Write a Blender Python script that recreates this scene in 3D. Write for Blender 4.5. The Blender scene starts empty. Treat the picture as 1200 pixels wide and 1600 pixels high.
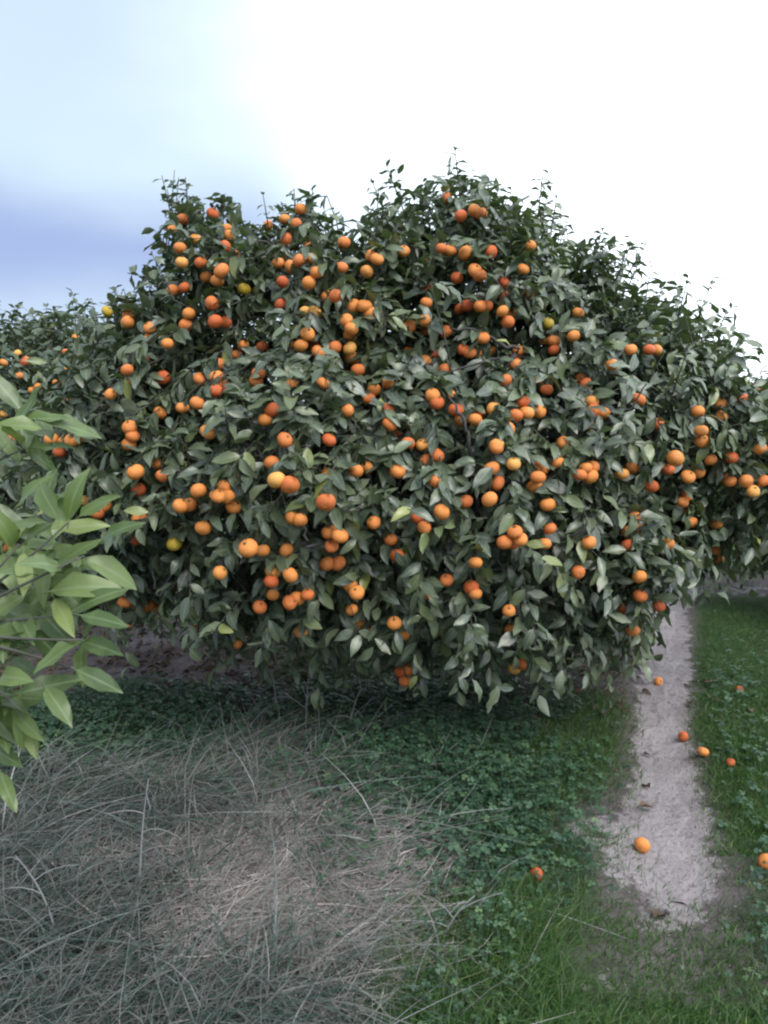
import bpy, math, random
import numpy as np
from mathutils import Matrix, Vector

# ------------------------------------------------------------------ camera, sky, sun, exposure
S = bpy.context.scene
COL = S.collection
CAM_H, PITCH, FPX = 1.6, math.radians(7.3), 1248.0
cd = bpy.data.cameras.new('camera')
cam = bpy.data.objects.new('camera', cd); COL.objects.link(cam)
cd.sensor_fit = 'VERTICAL'; cd.angle = 2 * math.atan(800 / FPX)
cd.clip_start = 0.05; cd.clip_end = 2000
cam.location = (0, 0, CAM_H); cam.rotation_euler = (math.pi / 2 - PITCH, 0, 0)
cd.dof.use_dof = True; cd.dof.focus_distance = 3.6; cd.dof.aperture_fstop = 6.0
cd.lens_unit = 'MILLIMETERS'
S.camera = cam

SUN_EL, SUN_AZ = math.radians(50), math.radians(152)      # azimuth clockwise from +Y
sl = bpy.data.lights.new('sun', 'SUN'); sl.energy = 1.5; sl.angle = math.radians(35); sl.color = (1.0, 0.95, 0.88)
so = bpy.data.objects.new('sun', sl); COL.objects.link(so)
sdir = Vector((math.sin(SUN_AZ) * math.cos(SUN_EL), math.cos(SUN_AZ) * math.cos(SUN_EL), math.sin(SUN_EL)))
so.rotation_euler = sdir.to_track_quat('Z', 'Y').to_euler()

W = bpy.data.worlds.new('World'); S.world = W; W.use_nodes = True
nt = W.node_tree; nt.nodes.clear()
def N(t, kind, **kw):
    n = t.nodes.new(kind)
    for k, v in kw.items(): setattr(n, k, v)
    return n
def mathn(t, op, a, b=None, clamp=False):
    n = N(t, 'ShaderNodeMath', operation=op); n.use_clamp = clamp
    for i, x in enumerate((a, b)):
        if x is None: continue
        if isinstance(x, (int, float)): n.inputs[i].default_value = x
        else: t.links.new(x, n.inputs[i])
    return n.outputs[0]
def mixc(t, f, a, b):
    n = N(t, 'ShaderNodeMix', data_type='RGBA')
    for s, x in ((n.inputs[0], f), (n.inputs[6], a), (n.inputs[7], b)):
        if isinstance(x, (int, float)): s.default_value = x
        elif isinstance(x, tuple): s.default_value = (*x, 1)
        else: t.links.new(x, s)
    return n.outputs[2]
def smooth(t, x, a, b):
    n = N(t, 'ShaderNodeMapRange', interpolation_type='SMOOTHSTEP')
    t.links.new(x, n.inputs[0]); n.inputs[1].default_value = a; n.inputs[2].default_value = b
    return n.outputs[0]
def dotn(t, v, d):
    n = N(t, 'ShaderNodeVectorMath', operation='DOT_PRODUCT'); t.links.new(v, n.inputs[0]); n.inputs[1].default_value = d
    return n.outputs['Value']
tc = N(nt, 'ShaderNodeTexCoord'); gen = tc.outputs['Generated']
sky = N(nt, 'ShaderNodeTexSky', sky_type='NISHITA', sun_disc=False)
sky.sun_elevation = SUN_EL; sky.sun_rotation = SUN_AZ; sky.air_density = 1.0; sky.dust_density = 2.0
sx = N(nt, 'ShaderNodeSeparateXYZ'); nt.links.new(gen, sx.inputs[0])
zz = mathn(nt, 'ADD', mathn(nt, 'MAXIMUM', sx.outputs[2], 0.0), 0.35)
cx = N(nt, 'ShaderNodeCombineXYZ')
nt.links.new(mathn(nt, 'DIVIDE', sx.outputs[0], zz), cx.inputs[0]); nt.links.new(mathn(nt, 'DIVIDE', sx.outputs[1], zz), cx.inputs[1])
def wnoise(scale, detail, rough, off):
    n = N(nt, 'ShaderNodeTexNoise'); n.inputs['Scale'].default_value = scale
    n.inputs['Detail'].default_value = detail; n.inputs['Roughness'].default_value = rough
    v = N(nt, 'ShaderNodeVectorMath', operation='ADD'); nt.links.new(cx.outputs[0], v.inputs[0]); v.inputs[1].default_value = off
    nt.links.new(v.outputs[0], n.inputs['Vector']); return n.outputs['Fac']
n1 = wnoise(0.9, 5, 0.5, (3.1, 1.7, 0)); n2 = wnoise(1.7, 4, 0.5, (7.4, 2.2, 0))
side = dotn(nt, gen, (0.96, 0.2, 0.16))                      # the bright half of the overcast lies to the right
bright = smooth(nt, mathn(nt, 'ADD', side, mathn(nt, 'MULTIPLY', mathn(nt, 'SUBTRACT', n1, 0.5), 0.9)), -0.16, 0.62)
veil = mixc(nt, 0.75, sky.outputs[0], (4.4, 5.3, 5.9))    # thin veil of cloud over blue
base = mixc(nt, bright, veil, (11.0, 12.2, 13.4))
dk = Vector((-0.43, 0.885, 0.20)).normalized()               # one rain-grey cloud bank low on the left
band = dotn(nt, gen, tuple(dk))
low = mathn(nt, 'ADD', mathn(nt, 'MULTIPLY', smooth(nt, mathn(nt, 'ADD', sx.outputs[2], mathn(nt, 'MULTIPLY', mathn(nt, 'SUBTRACT', n1, 0.5), 0.15)), 0.07, 0.17), 0.6), 0.4)
darkm = mathn(nt, 'MULTIPLY', smooth(nt, mathn(nt, 'ADD', band, mathn(nt, 'MULTIPLY', mathn(nt, 'SUBTRACT', n2, 0.5), 0.16)), 0.92, 0.985),
              mathn(nt, 'SUBTRACT', 1.0, smooth(nt, mathn(nt, 'ADD', sx.outputs[2], mathn(nt, 'MULTIPLY', mathn(nt, 'SUBTRACT', n2, 0.5), 0.12)), 0.19, 0.30)))
colr = mixc(nt, mathn(nt, 'MULTIPLY', mathn(nt, 'MULTIPLY', darkm, low), 0.9), base, (2.0, 2.6, 4.4))
bg = N(nt, 'ShaderNodeBackground'); bg.inputs[1].default_value = 0.1
nt.links.new(colr, bg.inputs[0])
wo = N(nt, 'ShaderNodeOutputWorld'); nt.links.new(bg.outputs[0], wo.inputs[0])

S.view_settings.view_transform = 'Standard'; S.view_settings.look = 'None'
S.view_settings.exposure = 0.9; S.view_settings.gamma = 1.0; S.view_settings.use_curve_mapping = False
S.render.engine = 'CYCLES'
S.cycles.use_denoising = True; S.cycles.max_bounces = 6; S.cycles.diffuse_bounces = 3
S.cycles.glossy_bounces = 2; S.cycles.transmission_bounces = 3; S.cycles.filter_width = 2.2
S.cycles.caustics_reflective = False; S.cycles.caustics_refractive = False

# ------------------------------------------------------------------ helpers
rng = np.random.default_rng(11)
UP = np.array([0, 0, 1.0])
CAMP = np.array([0, 0, CAM_H])
def ray(px, py):
    u, v = (px - 600) / FPX, (800 - py) / FPX
    c, s = math.cos(PITCH), math.sin(PITCH)
    return np.array([u, c + v * s, -s + v * c])
def at(px, py, Y):                       # point at horizontal distance Y in front of the camera
    d = ray(px, py); return CAMP + d * (Y / d[1])
def onground(px, py, z=0.0):
    d = ray(px, py); return CAMP + d * ((z - CAM_H) / d[2])
def proj(P):
    P = np.asarray(P, float) - CAMP
    c, s = math.cos(PITCH), math.sin(PITCH)
    dep = P[..., 1] * c - P[..., 2] * s; v = P[..., 1] * s + P[..., 2] * c
    dep = np.where(dep < 0.05, 0.05, dep)
    return 600 + FPX * P[..., 0] / dep, 800 - FPX * v / dep, dep
def nrm(v):
    return v / np.maximum(np.linalg.norm(v, axis=-1, keepdims=True), 1e-9)
def wob(x, y, f=1.0, seed=0, oct=4):     # cheap smooth noise, about -1..1
    r = np.random.default_rng(seed); o = np.zeros_like(np.asarray(x, float)); a = 1.0; t = 0
    for _ in range(oct):
        for _k in range(3):
            th, ph = r.uniform(0, 6.28, 2); o = o + a * np.sin((x * math.cos(th) + y * math.sin(th)) * f * r.uniform(.7, 1.3) + ph)
        t += a * 1.7; f *= 2.1; a *= 0.55
    return o / t
def wob3(P, f, seed): return 0.6 * wob(P[..., 0] + .7 * P[..., 2], P[..., 1] - .5 * P[..., 2], f, seed, 3) + 0.5 * wob(P[..., 2] * 1.1, P[..., 0] - P[..., 1], f, seed + 5, 2)

def mesh(name, V, F, attr=None, smoothed=True, mats=(), fmat=None):
    V = np.asarray(V, np.float32).reshape(-1, 3); F = np.asarray(F, np.int32)
    k = F.shape[1]; m = bpy.data.meshes.new(name)
    m.vertices.add(len(V)); m.vertices.foreach_set('co', V.ravel())
    m.loops.add(F.size); m.loops.foreach_set('vertex_index', F.ravel())
    m.polygons.add(len(F)); m.polygons.foreach_set('loop_start', np.arange(0, F.size, k, dtype=np.int32))
    if smoothed: m.polygons.foreach_set('use_smooth', np.ones(len(F), bool))
    if fmat is not None: m.polygons.foreach_set('material_index', np.asarray(fmat, np.int32))
    if attr is not None:
        a = m.attributes.new('leafdata', 'FLOAT_COLOR', 'POINT'); a.data.foreach_set('color', np.asarray(attr, np.float32).ravel())
    for x in mats: m.materials.append(x)
    m.update(calc_edges=True); m.validate(); return m
def obj(name, me, parent=None, label=None, cat=None, group=None, kind=None):
    o = bpy.data.objects.new(name, me); COL.objects.link(o)
    if parent is not None: o.parent = parent; o.matrix_parent_inverse = Matrix.Translation(parent.location).inverted()
    for k, v in (('label', label), ('category', cat), ('group', group), ('kind', kind)):
        if v: o[k] = v
    return o
class Bag:                                # collects triangle chunks into one mesh
    def __init__(s): s.V, s.F, s.A, s.n = [], [], [], 0
    def add(s, V, F, A=None):
        V = V.reshape(-1, 3); s.V.append(V); s.F.append(F.reshape(-1, 3) + s.n); s.n += len(V)
        s.A.append(np.zeros((len(V), 4)) if A is None else A.reshape(-1, 4))
    def mesh(s, name, mat): return mesh(name, np.concatenate(s.V), np.concatenate(s.F), np.concatenate(s.A), mats=(mat,))

# many leaves at once; each has a base, an axis, an upper normal, a length, a width, a curl
ROWS = np.array([.16, .38, .62, .84]); WID = np.array([.62, 1.0, .9, .5])
def leaf_batch(B, D, NO, L, Wd, curl, fold, tint):
    n = len(B); D = nrm(D); NO = nrm(NO - D * (NO * D).sum(-1, keepdims=True)); SD = np.cross(D, NO)
    V = np.zeros((n, 14, 3)); A = np.zeros((n, 14, 4)); A[..., 0] = tint[:, None]; A[..., 3] = rng.random((n, 1))
    def pt(t, u, w):
        ang = curl * t; al = np.where(np.abs(curl) < 1e-3, t, np.sin(ang) / np.where(curl == 0, 1, curl)); dr = curl * t * t * .5
        wv = .05 * np.sin(t * 9 + tint * 40) * abs(u)
        return B + D * (L * al)[:, None] + NO * (L * (-dr + wv) + fold * abs(u) * w)[:, None] + SD * (u * w)[:, None]
    V[:, 0] = pt(np.zeros(n), 0, Wd * 0); V[:, 13] = pt(np.ones(n), 0, Wd * 0); A[:, 0, 1] = .5; A[:, 13, 1] = .5; A[:, 13, 2] = 1
    for r in range(4):
        for j, u in enumerate((-1, 0, 1)):
            k = 1 + r * 3 + j; V[:, k] = pt(np.full(n, ROWS[r]), u, Wd * WID[r] * .5); A[:, k, 1] = .5 + .5 * u; A[:, k, 2] = ROWS[r]
    f = [(0, 2, 1), (0, 3, 2)]
    for r in range(3):
        a = 1 + r * 3
        for j in (0, 1): f += [(a + j, a + j + 1, a + j + 4), (a + j, a + j + 4, a + j + 3)]
    f += [(10, 11, 13), (11, 12, 13)]
    F = np.array(f)[None] + (np.arange(n) * 14)[:, None, None]
    return V, F, A
def tube_batch(P, R, sides=4, closed_tip=False):   # P (n,k,3), R (n,k)
    n, k, _ = P.shape; T = np.gradient(P, axis=1); T = nrm(T)
    ref = np.where(np.abs(T[..., 2:3]) > .9, np.array([1., 0, 0]), UP); U = nrm(np.cross(T, ref)); Vv = np.cross(T, U)
    a = np.arange(sides) / sides * 2 * np.pi
    V = P[:, :, None] + R[:, :, None, None] * (U[:, :, None] * np.cos(a)[:, None] + Vv[:, :, None] * np.sin(a)[:, None])
    f = []
    for i in range(k - 1):
        for j in range(sides):
            a0 = i * sides + j; a1 = i * sides + (j + 1) % sides; f += [(a0, a1, a1 + sides), (a0, a1 + sides, a0 + sides)]
    for j in range(1, sides - 1): f.append(((k - 1) * sides, (k - 1) * sides + j, (k - 1) * sides + j + 1))
    F = np.array(f)[None] + (np.arange(n) * k * sides)[:, None, None]
    return V, F
def blade_batch(B, D, L, Wd, bend, tint, segs=3):   # ribbons; bend is a vector added along the length squared
    n = len(B); t = np.linspace(0, 1, segs + 1); D = nrm(D)
    C = B[:, None] + D[:, None] * (L[:, None] * t)[..., None] + bend[:, None] * (L[:, None] * t ** 2)[..., None]
    C[..., 2] = np.maximum(C[..., 2], B[:, None, 2] - .0 + .004 * t)
    ph = rng.random(n) * 6.28; sd = np.stack([np.cos(ph), np.sin(ph), np.zeros(n)], -1)
    sd = nrm(sd - D * (sd * D).sum(-1, keepdims=True))
    w = (Wd[:, None] * .5 * np.clip(1.15 - t ** 1.6, .12, 1))[..., None]
    V = np.stack([C - sd[:, None] * w, C + sd[:, None] * w], 2)
    A = np.zeros((n, (segs + 1) * 2, 4)); A[..., 0] = tint[:, None]; A[..., 2] = np.repeat(t, 2)[None]; A[..., 3] = rng.random((n, 1))
    f = []
    for i in range(segs): f += [(2 * i, 2 * i + 1, 2 * i + 3), (2 * i, 2 * i + 3, 2 * i + 2)]
    return V.reshape(n, -1, 3), np.array(f)[None] + (np.arange(n) * (segs + 1) * 2)[:, None, None], A

# ------------------------------------------------------------------ materials
def newmat(name):
    m = bpy.data.materials.new(name); m.use_nodes = True; t = m.node_tree; t.nodes.clear()
    out = N(t, 'ShaderNodeOutputMaterial'); b = N(t, 'ShaderNodeBsdfPrincipled'); t.links.new(b.outputs[0], out.inputs[0])
    return m, t, b, out
def ramp(t, fac, stops):
    n = N(t, 'ShaderNodeValToRGB'); e = n.color_ramp.elements
    while len(e) < len(stops): e.new(0.5)
    for x, (p, c) in zip(e, stops): x.position = p; x.color = (*c, 1)
    if fac is not None: t.links.new(fac, n.inputs[0])
    return n.outputs[0]
def tnoise(t, scale, detail=4, rough=.55, vec=None):
    n = N(t, 'ShaderNodeTexNoise'); n.inputs['Scale'].default_value = scale; n.inputs['Detail'].default_value = detail; n.inputs['Roughness'].default_value = rough
    if vec is None: vec = N(t, 'ShaderNodeTexCoord').outputs['Object']
    t.links.new(vec, n.inputs['Vector']); return n.outputs['Fac']
def bump(t, b, h, s, d):
    n = N(t, 'ShaderNodeBump'); n.inputs['Strength'].default_value = s; n.inputs['Distance'].default_value = d
    t.links.new(h, n.inputs['Height']); t.links.new(n.outputs[0], b.inputs['Normal'])
def leafmat(name, stops, back, rough, trans, tcol, rib=True, spec=.5):
    m, t, b, out = newmat(name)
    at_ = N(t, 'ShaderNodeAttribute', attribute_name='leafdata'); sp = N(t, 'ShaderNodeSeparateColor'); t.links.new(at_.outputs['Color'], sp.inputs[0])
    geo = N(t, 'ShaderNodeNewGeometry')
    c = ramp(t, sp.outputs[0], stops)
    no = tnoise(t, 26, 3, .6, geo.outputs['Position'])
    c = mixc(t, mathn(t, 'MULTIPLY', smooth(t, no, .45, .75), .35), c, tuple(x * 1.5 for x in stops[-2][1]))
    if rib:
        r_ = mathn(t, 'ABSOLUTE', mathn(t, 'SUBTRACT', sp.outputs[1], .5))
        c = mixc(t, mathn(t, 'MULTIPLY', mathn(t, 'SUBTRACT', 1.0, smooth(t, r_, .01, .09)), .5), c, tuple(min(1, x * 1.3 + .02) for x in back))
    c = mixc(t, mathn(t, 'MULTIPLY', geo.outputs['Backfacing'], .7), c, back)
    t.links.new(c, b.inputs['Base Color']); b.inputs['Roughness'].default_value = rough; b.inputs['Specular IOR Level'].default_value = spec
    tr = N(t, 'ShaderNodeBsdfTranslucent'); tr.inputs[0].default_value = (*tcol, 1)
    mx = N(t, 'ShaderNodeMixShader'); mx.inputs[0].default_value = trans
    t.links.new(b.outputs[0], mx.inputs[1]); t.links.new(tr.outputs[0], mx.inputs[2]); t.links.new(mx.outputs[0], out.inputs[0])
    return m
M = {}
M['leaf'] = leafmat('citrus_leaf', [(0, (.042, .060, .045)), (.5, (.078, .102, .070)), (.85, (.125, .155, .090)), (.95, (.16, .20, .075)), (1, (.28, .30, .08))],
                    (.16, .19, .135), .36, .16, (.10, .17, .03), spec=.75)
M['young'] = leafmat('pale_citrus_leaf', [(0, (.045, .078, .03)), (.5, (.078, .122, .042)), (.9, (.125, .175, .055)), (1, (.19, .235, .07))],
                     (.15, .20, .10), .36, .18, (.2, .3, .05))
M['far_leaf'] = leafmat('distant_citrus_leaf', [(0, (.042, .066, .044)), (.6, (.072, .10, .062)), (.9, (.11, .14, .07)), (1, (.2, .2, .06))],
                        (.11, .15, .09), .45, .14, (.10, .15, .03), rib=False)
M['clover'] = leafmat('ground_cover_leaf', [(0, (.02, .052, .034)), (.6, (.042, .095, .052)), (.92, (.085, .15, .065)), (1, (.13, .2, .08))],
                      (.06, .11, .06), .5, .2, (.06, .15, .03), rib=False)
M['grass'] = leafmat('green_grass', [(0, (.028, .07, .02)), (.6, (.055, .125, .027)), (.92, (.10, .19, .04)), (1, (.2, .23, .09))],
                     (.05, .1, .03), .5, .25, (.08, .2, .02), rib=False)
M['dry'] = leafmat('dry_grass', [(0, (.018, .046, .032)), (.3, (.044, .080, .064)), (.6, (.105, .14, .13)), (.85, (.27, .27, .275)), (1, (.48, .445, .445))],
                   (.18, .17, .16), .7, .15, (.15, .14, .1), rib=False, spec=.2)
M['straw'] = leafmat('dead_straw', [(0, (.17, .14, .14)), (.5, (.35, .305, .30)), (1, (.54, .485, .475))],
                     (.25, .22, .2), .75, .1, (.2, .17, .12), rib=False, spec=.2)
M['dead_leaf'] = leafmat('dead_leaf', [(0, (.05, .032, .025)), (.5, (.10, .065, .048)), (1, (.16, .11, .08))], (.14, .10, .08), .7, .05, (.1, .05, .02), spec=.2)

m, t, b, _ = newmat('bark'); no = tnoise(t, 30, 6, .65)
t.links.new(ramp(t, no, [(.3, (.035, .030, .032)), (.6, (.085, .075, .078)), (.8, (.15, .14, .14))]), b.inputs['Base Color'])
b.inputs['Roughness'].default_value = .85; bump(t, b, no, .6, .01); M['bark'] = m
m, t, b, _ = newmat('twig_bark'); no = tnoise(t, 14, 3)
t.links.new(ramp(t, no, [(.35, (.05, .055, .04)), (.7, (.11, .10, .095))]), b.inputs['Base Color']); b.inputs['Roughness'].default_value = .8; M['twig'] = m

def peel(name, lo, mid, hi):
    m, t, b, _ = newmat(name); oi = N(t, 'ShaderNodeObjectInfo')
    c = ramp(t, oi.outputs['Random'], [(0, lo), (.45, mid), (.9, mid), (1, hi)])
    tcx = N(t, 'ShaderNodeTexCoord'); no = tnoise(t, 2.2, 3, .5, tcx.outputs['Object'])
    c = mixc(t, mathn(t, 'MULTIPLY', smooth(t, no, .5, .8), .45), c, hi)
    po = N(t, 'ShaderNodeTexVoronoi'); po.inputs['Scale'].default_value = 16; t.links.new(tcx.outputs['Object'], po.inputs['Vector'])
    t.links.new(c, b.inputs['Base Color']); b.inputs['Roughness'].default_value = .42; b.inputs['Specular IOR Level'].default_value = .45
    b.inputs['Subsurface Weight'].default_value = .0
    bump(t, b, po.outputs['Distance'], .35, .06); return m
M['peel'] = peel('mandarin_peel', (.66, .165, .045), (.79, .275, .065), (.86, .44, .11))
M['peel_ripe'] = peel('overripe_peel', (.52, .10, .03), (.62, .135, .035), (.72, .2, .05))
M['peel_green'] = peel('unripe_peel', (.42, .30, .03), (.55, .36, .03), (.45, .38, .05))
m, t, b, _ = newmat('calyx'); b.inputs['Base Color'].default_value = (.07, .10, .03, 1); b.inputs['Roughness'].default_value = .7; M['calyx'] = m

def soilmat(name, cols, fine):
    m, t, b, _ = newmat(name); p = N(t, 'ShaderNodeNewGeometry').outputs['Position']
    a = tnoise(t, 3.2, 6, .6, p); f = tnoise(t, fine, 5, .7, p); g = tnoise(t, fine * 4.3, 3, .6, p)
    c = ramp(t, a, cols)
    c = mixc(t, mathn(t, 'MULTIPLY', smooth(t, f, .52, .7), .55), c, tuple(x * .45 for x in cols[0][1]))
    c = mixc(t, mathn(t, 'MULTIPLY', smooth(t, g, .55, .75), .4), c, tuple(min(.6, x * 1.35) for x in cols[-1][1]))
    t.links.new(c, b.inputs['Base Color']); b.inputs['Roughness'].default_value = .95; b.inputs['Specular IOR Level'].default_value = .15
    ad = mathn(t, 'ADD', f, mathn(t, 'MULTIPLY', g, .4)); bump(t, b, ad, .9, .03); return m
M['track'] = soilmat('pale_sandy_soil', [(.25, (.27, .235, .245)), (.5, (.36, .325, .335)), (.75, (.44, .40, .41))], 34)
# the open ground: soil where it is bare, low green turf elsewhere
m, t, b, _ = newmat('orchard_soil'); p = N(t, 'ShaderNodeNewGeometry').outputs['Position']
a = tnoise(t, 1.6, 5, .6, p); f = tnoise(t, 24, 6, .7, p)
soil = ramp(t, a, [(.3, (.085, .070, .072)), (.5, (.15, .125, .13)), (.72, (.24, .205, .215))])
soil = mixc(t, mathn(t, 'MULTIPLY', smooth(t, f, .5, .7), .6), soil, (.05, .042, .04))
turf = ramp(t, f, [(.3, (.018, .034, .014)), (.55, (.04, .075, .024)), (.75, (.075, .11, .04))])
at_ = N(t, 'ShaderNodeAttribute', attribute_name='leafdata'); sp = N(t, 'ShaderNodeSeparateColor'); t.links.new(at_.outputs['Color'], sp.inputs[0])
gcol = (mixc(t, smooth(t, mathn(t, 'ADD', sp.outputs[0], mathn(t, 'MULTIPLY', mathn(t, 'SUBTRACT', a, .5), .9)), .35, .65), soil, turf))
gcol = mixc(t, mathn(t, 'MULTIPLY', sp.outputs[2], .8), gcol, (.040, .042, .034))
pale = ramp(t, a, [(.25, (.24, .21, .22)), (.5, (.33, .295, .305)), (.75, (.42, .38, .39))])
pale = mixc(t, mathn(t, 'MULTIPLY', smooth(t, f, .5, .7), .55), pale, (.12, .105, .105))
f8 = tnoise(t, 9, 6, .7, p)
gcol = mixc(t, smooth(t, mathn(t, 'ADD', sp.outputs[1], mathn(t, 'MULTIPLY', mathn(t, 'SUBTRACT', f8, .5), 1.6)), .42, .62), gcol, pale)
t.links.new(gcol, b.inputs['Base Color'])
b.inputs['Roughness'].default_value = .95; b.inputs['Specular IOR Level'].default_value = .1; bump(t, b, f, .9, .04); M['ground'] = m

# ------------------------------------------------------------------ ground and dirt track
TRACK = np.array([onground(1068, 1480)[:2], onground(1058, 1400)[:2], onground(1050, 1320)[:2], onground(1042, 1240)[:2], onground(1036, 1150)[:2],
                  onground(1040, 1060)[:2], onground(1043, 960)[:2], onground(1046, 900)[:2], onground(1050, 840)[:2]])
def track_dist(X, Y):
    P = np.stack([X, Y], -1); best = np.full(X.shape, 9e9)
    for a, b_ in zip(TRACK[:-1], TRACK[1:]):
        d = b_ - a; s = np.clip(((P - a) @ d) / (d @ d), 0, 1); best = np.minimum(best, np.linalg.norm(P - a - s[..., None] * d, axis=-1))
    return best
def ss_(x, a, b_): return np.clip((x - a) / (b_ - a), 0, 1)
def gz(X, Y):
    X = np.asarray(X, float); Y = np.asarray(Y, float)
    near = np.exp(-((X / 9) ** 2 + ((Y - 3) / 9) ** 2))
    z = .018 * near * wob(X, Y, 3.1, 3) + .02 * near * wob(X, Y, .9, 4, 2)
    z += .09 * np.exp(-(((X + .55) / .75) ** 2 + ((Y - 2.7) / .8) ** 2))        # the mound under the straw
    z -= .035 * np.exp(-(track_dist(X, Y) / .17) ** 2)                           # worn rut
    return z
def graded(lo, a, b_, hi, step):
    mid = np.arange(a, b_, step); g = [mid[-1]]; s = step
    while g[-1] < hi: s *= 1.25; g.append(g[-1] + s)
    h = [a]; s = step
    while h[-1] > lo: s *= 1.25; h.append(h[-1] - s)
    return np.concatenate([np.array(h[1:])[::-1], mid, np.array(g[1:])])
gx = graded(-400, -3.2, 3.4, 400, .05); gy = graded(-60, 1.0, 7.5, 600, .05)
X, Y = np.meshgrid(gx, gy); Z = gz(X, Y)
idx = np.arange(X.size).reshape(X.shape)
F = np.stack([idx[:-1, :-1], idx[:-1, 1:], idx[1:, 1:], idx[1:, :-1]], -1).reshape(-1, 4)
A = np.zeros((X.size, 4))
shade_bare = np.exp(-(((X - .2) / 2.3) ** 2 + ((Y - 5.0) / 1.25) ** 2)) * .18 + .75 * np.exp(-(((X + 1.25) / .8) ** 2 + ((Y - 5.1) / .55) ** 2))
green = .62 - shade_bare + .35 * np.exp(-(((X - 2.2) / .7) ** 2 + ((Y - 4.2) / 2.2) ** 2)) - .5 * np.exp(-(track_dist(X, Y) / .24) ** 2)
green -= .5 * np.exp(-(((X + .55) / .6) ** 2 + ((Y - 2.6) / .7) ** 2)) + .35 * np.exp(-(((X - 3.4) / 1.5) ** 2 + ((Y - 7.2) / .5) ** 2))
A[:, 0] = np.clip(green, 0, 1).ravel()
A[:, 1] = np.clip(np.exp(-(track_dist(X, Y) / .175) ** 2) * ss_(Y, 2.1, 2.7) + .5 * np.exp(-(((X - .78) / .28) ** 2 + ((Y - 2.85) / .3) ** 2)) + .3 * np.exp(-(((X - .55) / .3) ** 2 + ((Y - 2.05) / .25) ** 2)) + .55 * np.exp(-(((X - 3.6) / 1.6) ** 2 + ((Y - 7.0) / .45) ** 2)), 0, 1).ravel()
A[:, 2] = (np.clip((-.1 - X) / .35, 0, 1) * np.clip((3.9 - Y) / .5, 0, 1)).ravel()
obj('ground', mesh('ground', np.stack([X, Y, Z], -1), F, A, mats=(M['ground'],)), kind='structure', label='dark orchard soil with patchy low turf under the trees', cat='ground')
# track strip: edges dive under the ground so the outline is ragged
ns, nc = 520, 29
seg = np.linspace(0, len(TRACK) - 1, ns); cl = np.stack([np.interp(seg, range(len(TRACK)), TRACK[:, k]) for k in (0, 1)], -1)
cl = cl[cl[:, 1] > 2.5]; ns = len(cl); tg = nrm(np.gradient(cl, axis=0)); nn = np.stack([tg[:, 1], -tg[:, 0]], -1)
c = np.linspace(-1, 1, nc)
hw = .095 + .03 * wob(cl[:, 1] * 1.0, cl[:, 0], 4.0, 21)
hw = hw * np.clip((cl[:, 1] - 2.4) / .3, .3, 1)
PX = cl[:, None] + nn[:, None] * (c[None] * hw[:, None])[..., None]
zt = gz(PX[..., 0], PX[..., 1]) + .007 + .006 * wob(PX[..., 0], PX[..., 1], 30, 8) - .03 * np.clip(np.abs(c)[None] - .4 + .6 * wob(PX[..., 0], PX[..., 1], 14, 9), 0, 1)
idx = np.arange(ns * nc).reshape(ns, nc)
F = np.stack([idx[:-1, :-1], idx[:-1, 1:], idx[1:, 1:], idx[1:, :-1]], -1).reshape(-1, 4)
obj('dirt_track', mesh('dirt_track', np.concatenate([PX, zt[..., None]], -1), F, mats=(M['track'],)), kind='structure', label='pale sandy wheel track running along the turf past the tree', cat='path')

# ------------------------------------------------------------------ fruit meshes
def fruit_mesh(name, pm, seed, nu=20, nv=12):
    r = np.random.default_rng(seed); V = []
    for i in range(nv + 1):
        th = math.pi * i / nv
        for j in range(nu):
            a = 2 * math.pi * j / nu
            rr = 1 + .018 * math.sin(3 * a + seed) + .012 * math.sin(5 * a + 2 * th)
            z = .87 * math.cos(th) - .10 * math.exp(-(th / .30) ** 2) + .07 * math.exp(-((math.pi - th) / .3) ** 2)
            V.append((rr * math.sin(th), a, z))
    V = np.array([(x * math.cos(a), x * math.sin(a), z) for x, a, z in V]); F = []
    for i in range(nv):
        for j in range(nu):
            a0 = i * nu + j; a1 = i * nu + (j + 1) % nu; F += [(a0, a0 + nu, a1 + nu), (a0, a1 + nu, a1)]
    fm = [0] * len(F); k = len(V); pts = [(0, 0, .82)]
    for j in range(10):
        a = 2 * math.pi * j / 10; q = .27 if j % 2 == 0 else .13; pts.append((q * math.cos(a), q * math.sin(a), .80 + (.03 if j % 2 == 0 else .0)))
    F += [(k, k + 1 + j, k + 1 + (j + 1) % 10) for j in range(10)]; fm += [1] * 10
    s0 = k + 11
    for zc in (.79, 1.12):
        pts += [(.05 * math.cos(a), .05 * math.sin(a), zc) for a in (0, 2.09, 4.19)]
    for j in range(3):
        F += [(s0 + j, s0 + (j + 1) % 3, s0 + 3 + (j + 1) % 3), (s0 + j, s0 + 3 + (j + 1) % 3, s0 + 3 + j)]; fm += [1, 1]
    F.append((s0 + 3, s0 + 4, s0 + 5)); fm.append(1)
    return mesh(name, np.concatenate([V, np.array(pts)]), F, mats=(pm, M['calyx']), fmat=fm)
FRUIT = [fruit_mesh('mandarin', M['peel'], s) for s in (1, 2, 3)]
FRUIT_RIPE = fruit_mesh('mandarin', M['peel_ripe'], 4); FRUIT_GREEN = fruit_mesh('mandarin', M['peel_green'], 5)
FRUIT_FAR = fruit_mesh('mandarin', M['peel'], 6, 10, 7)
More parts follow.
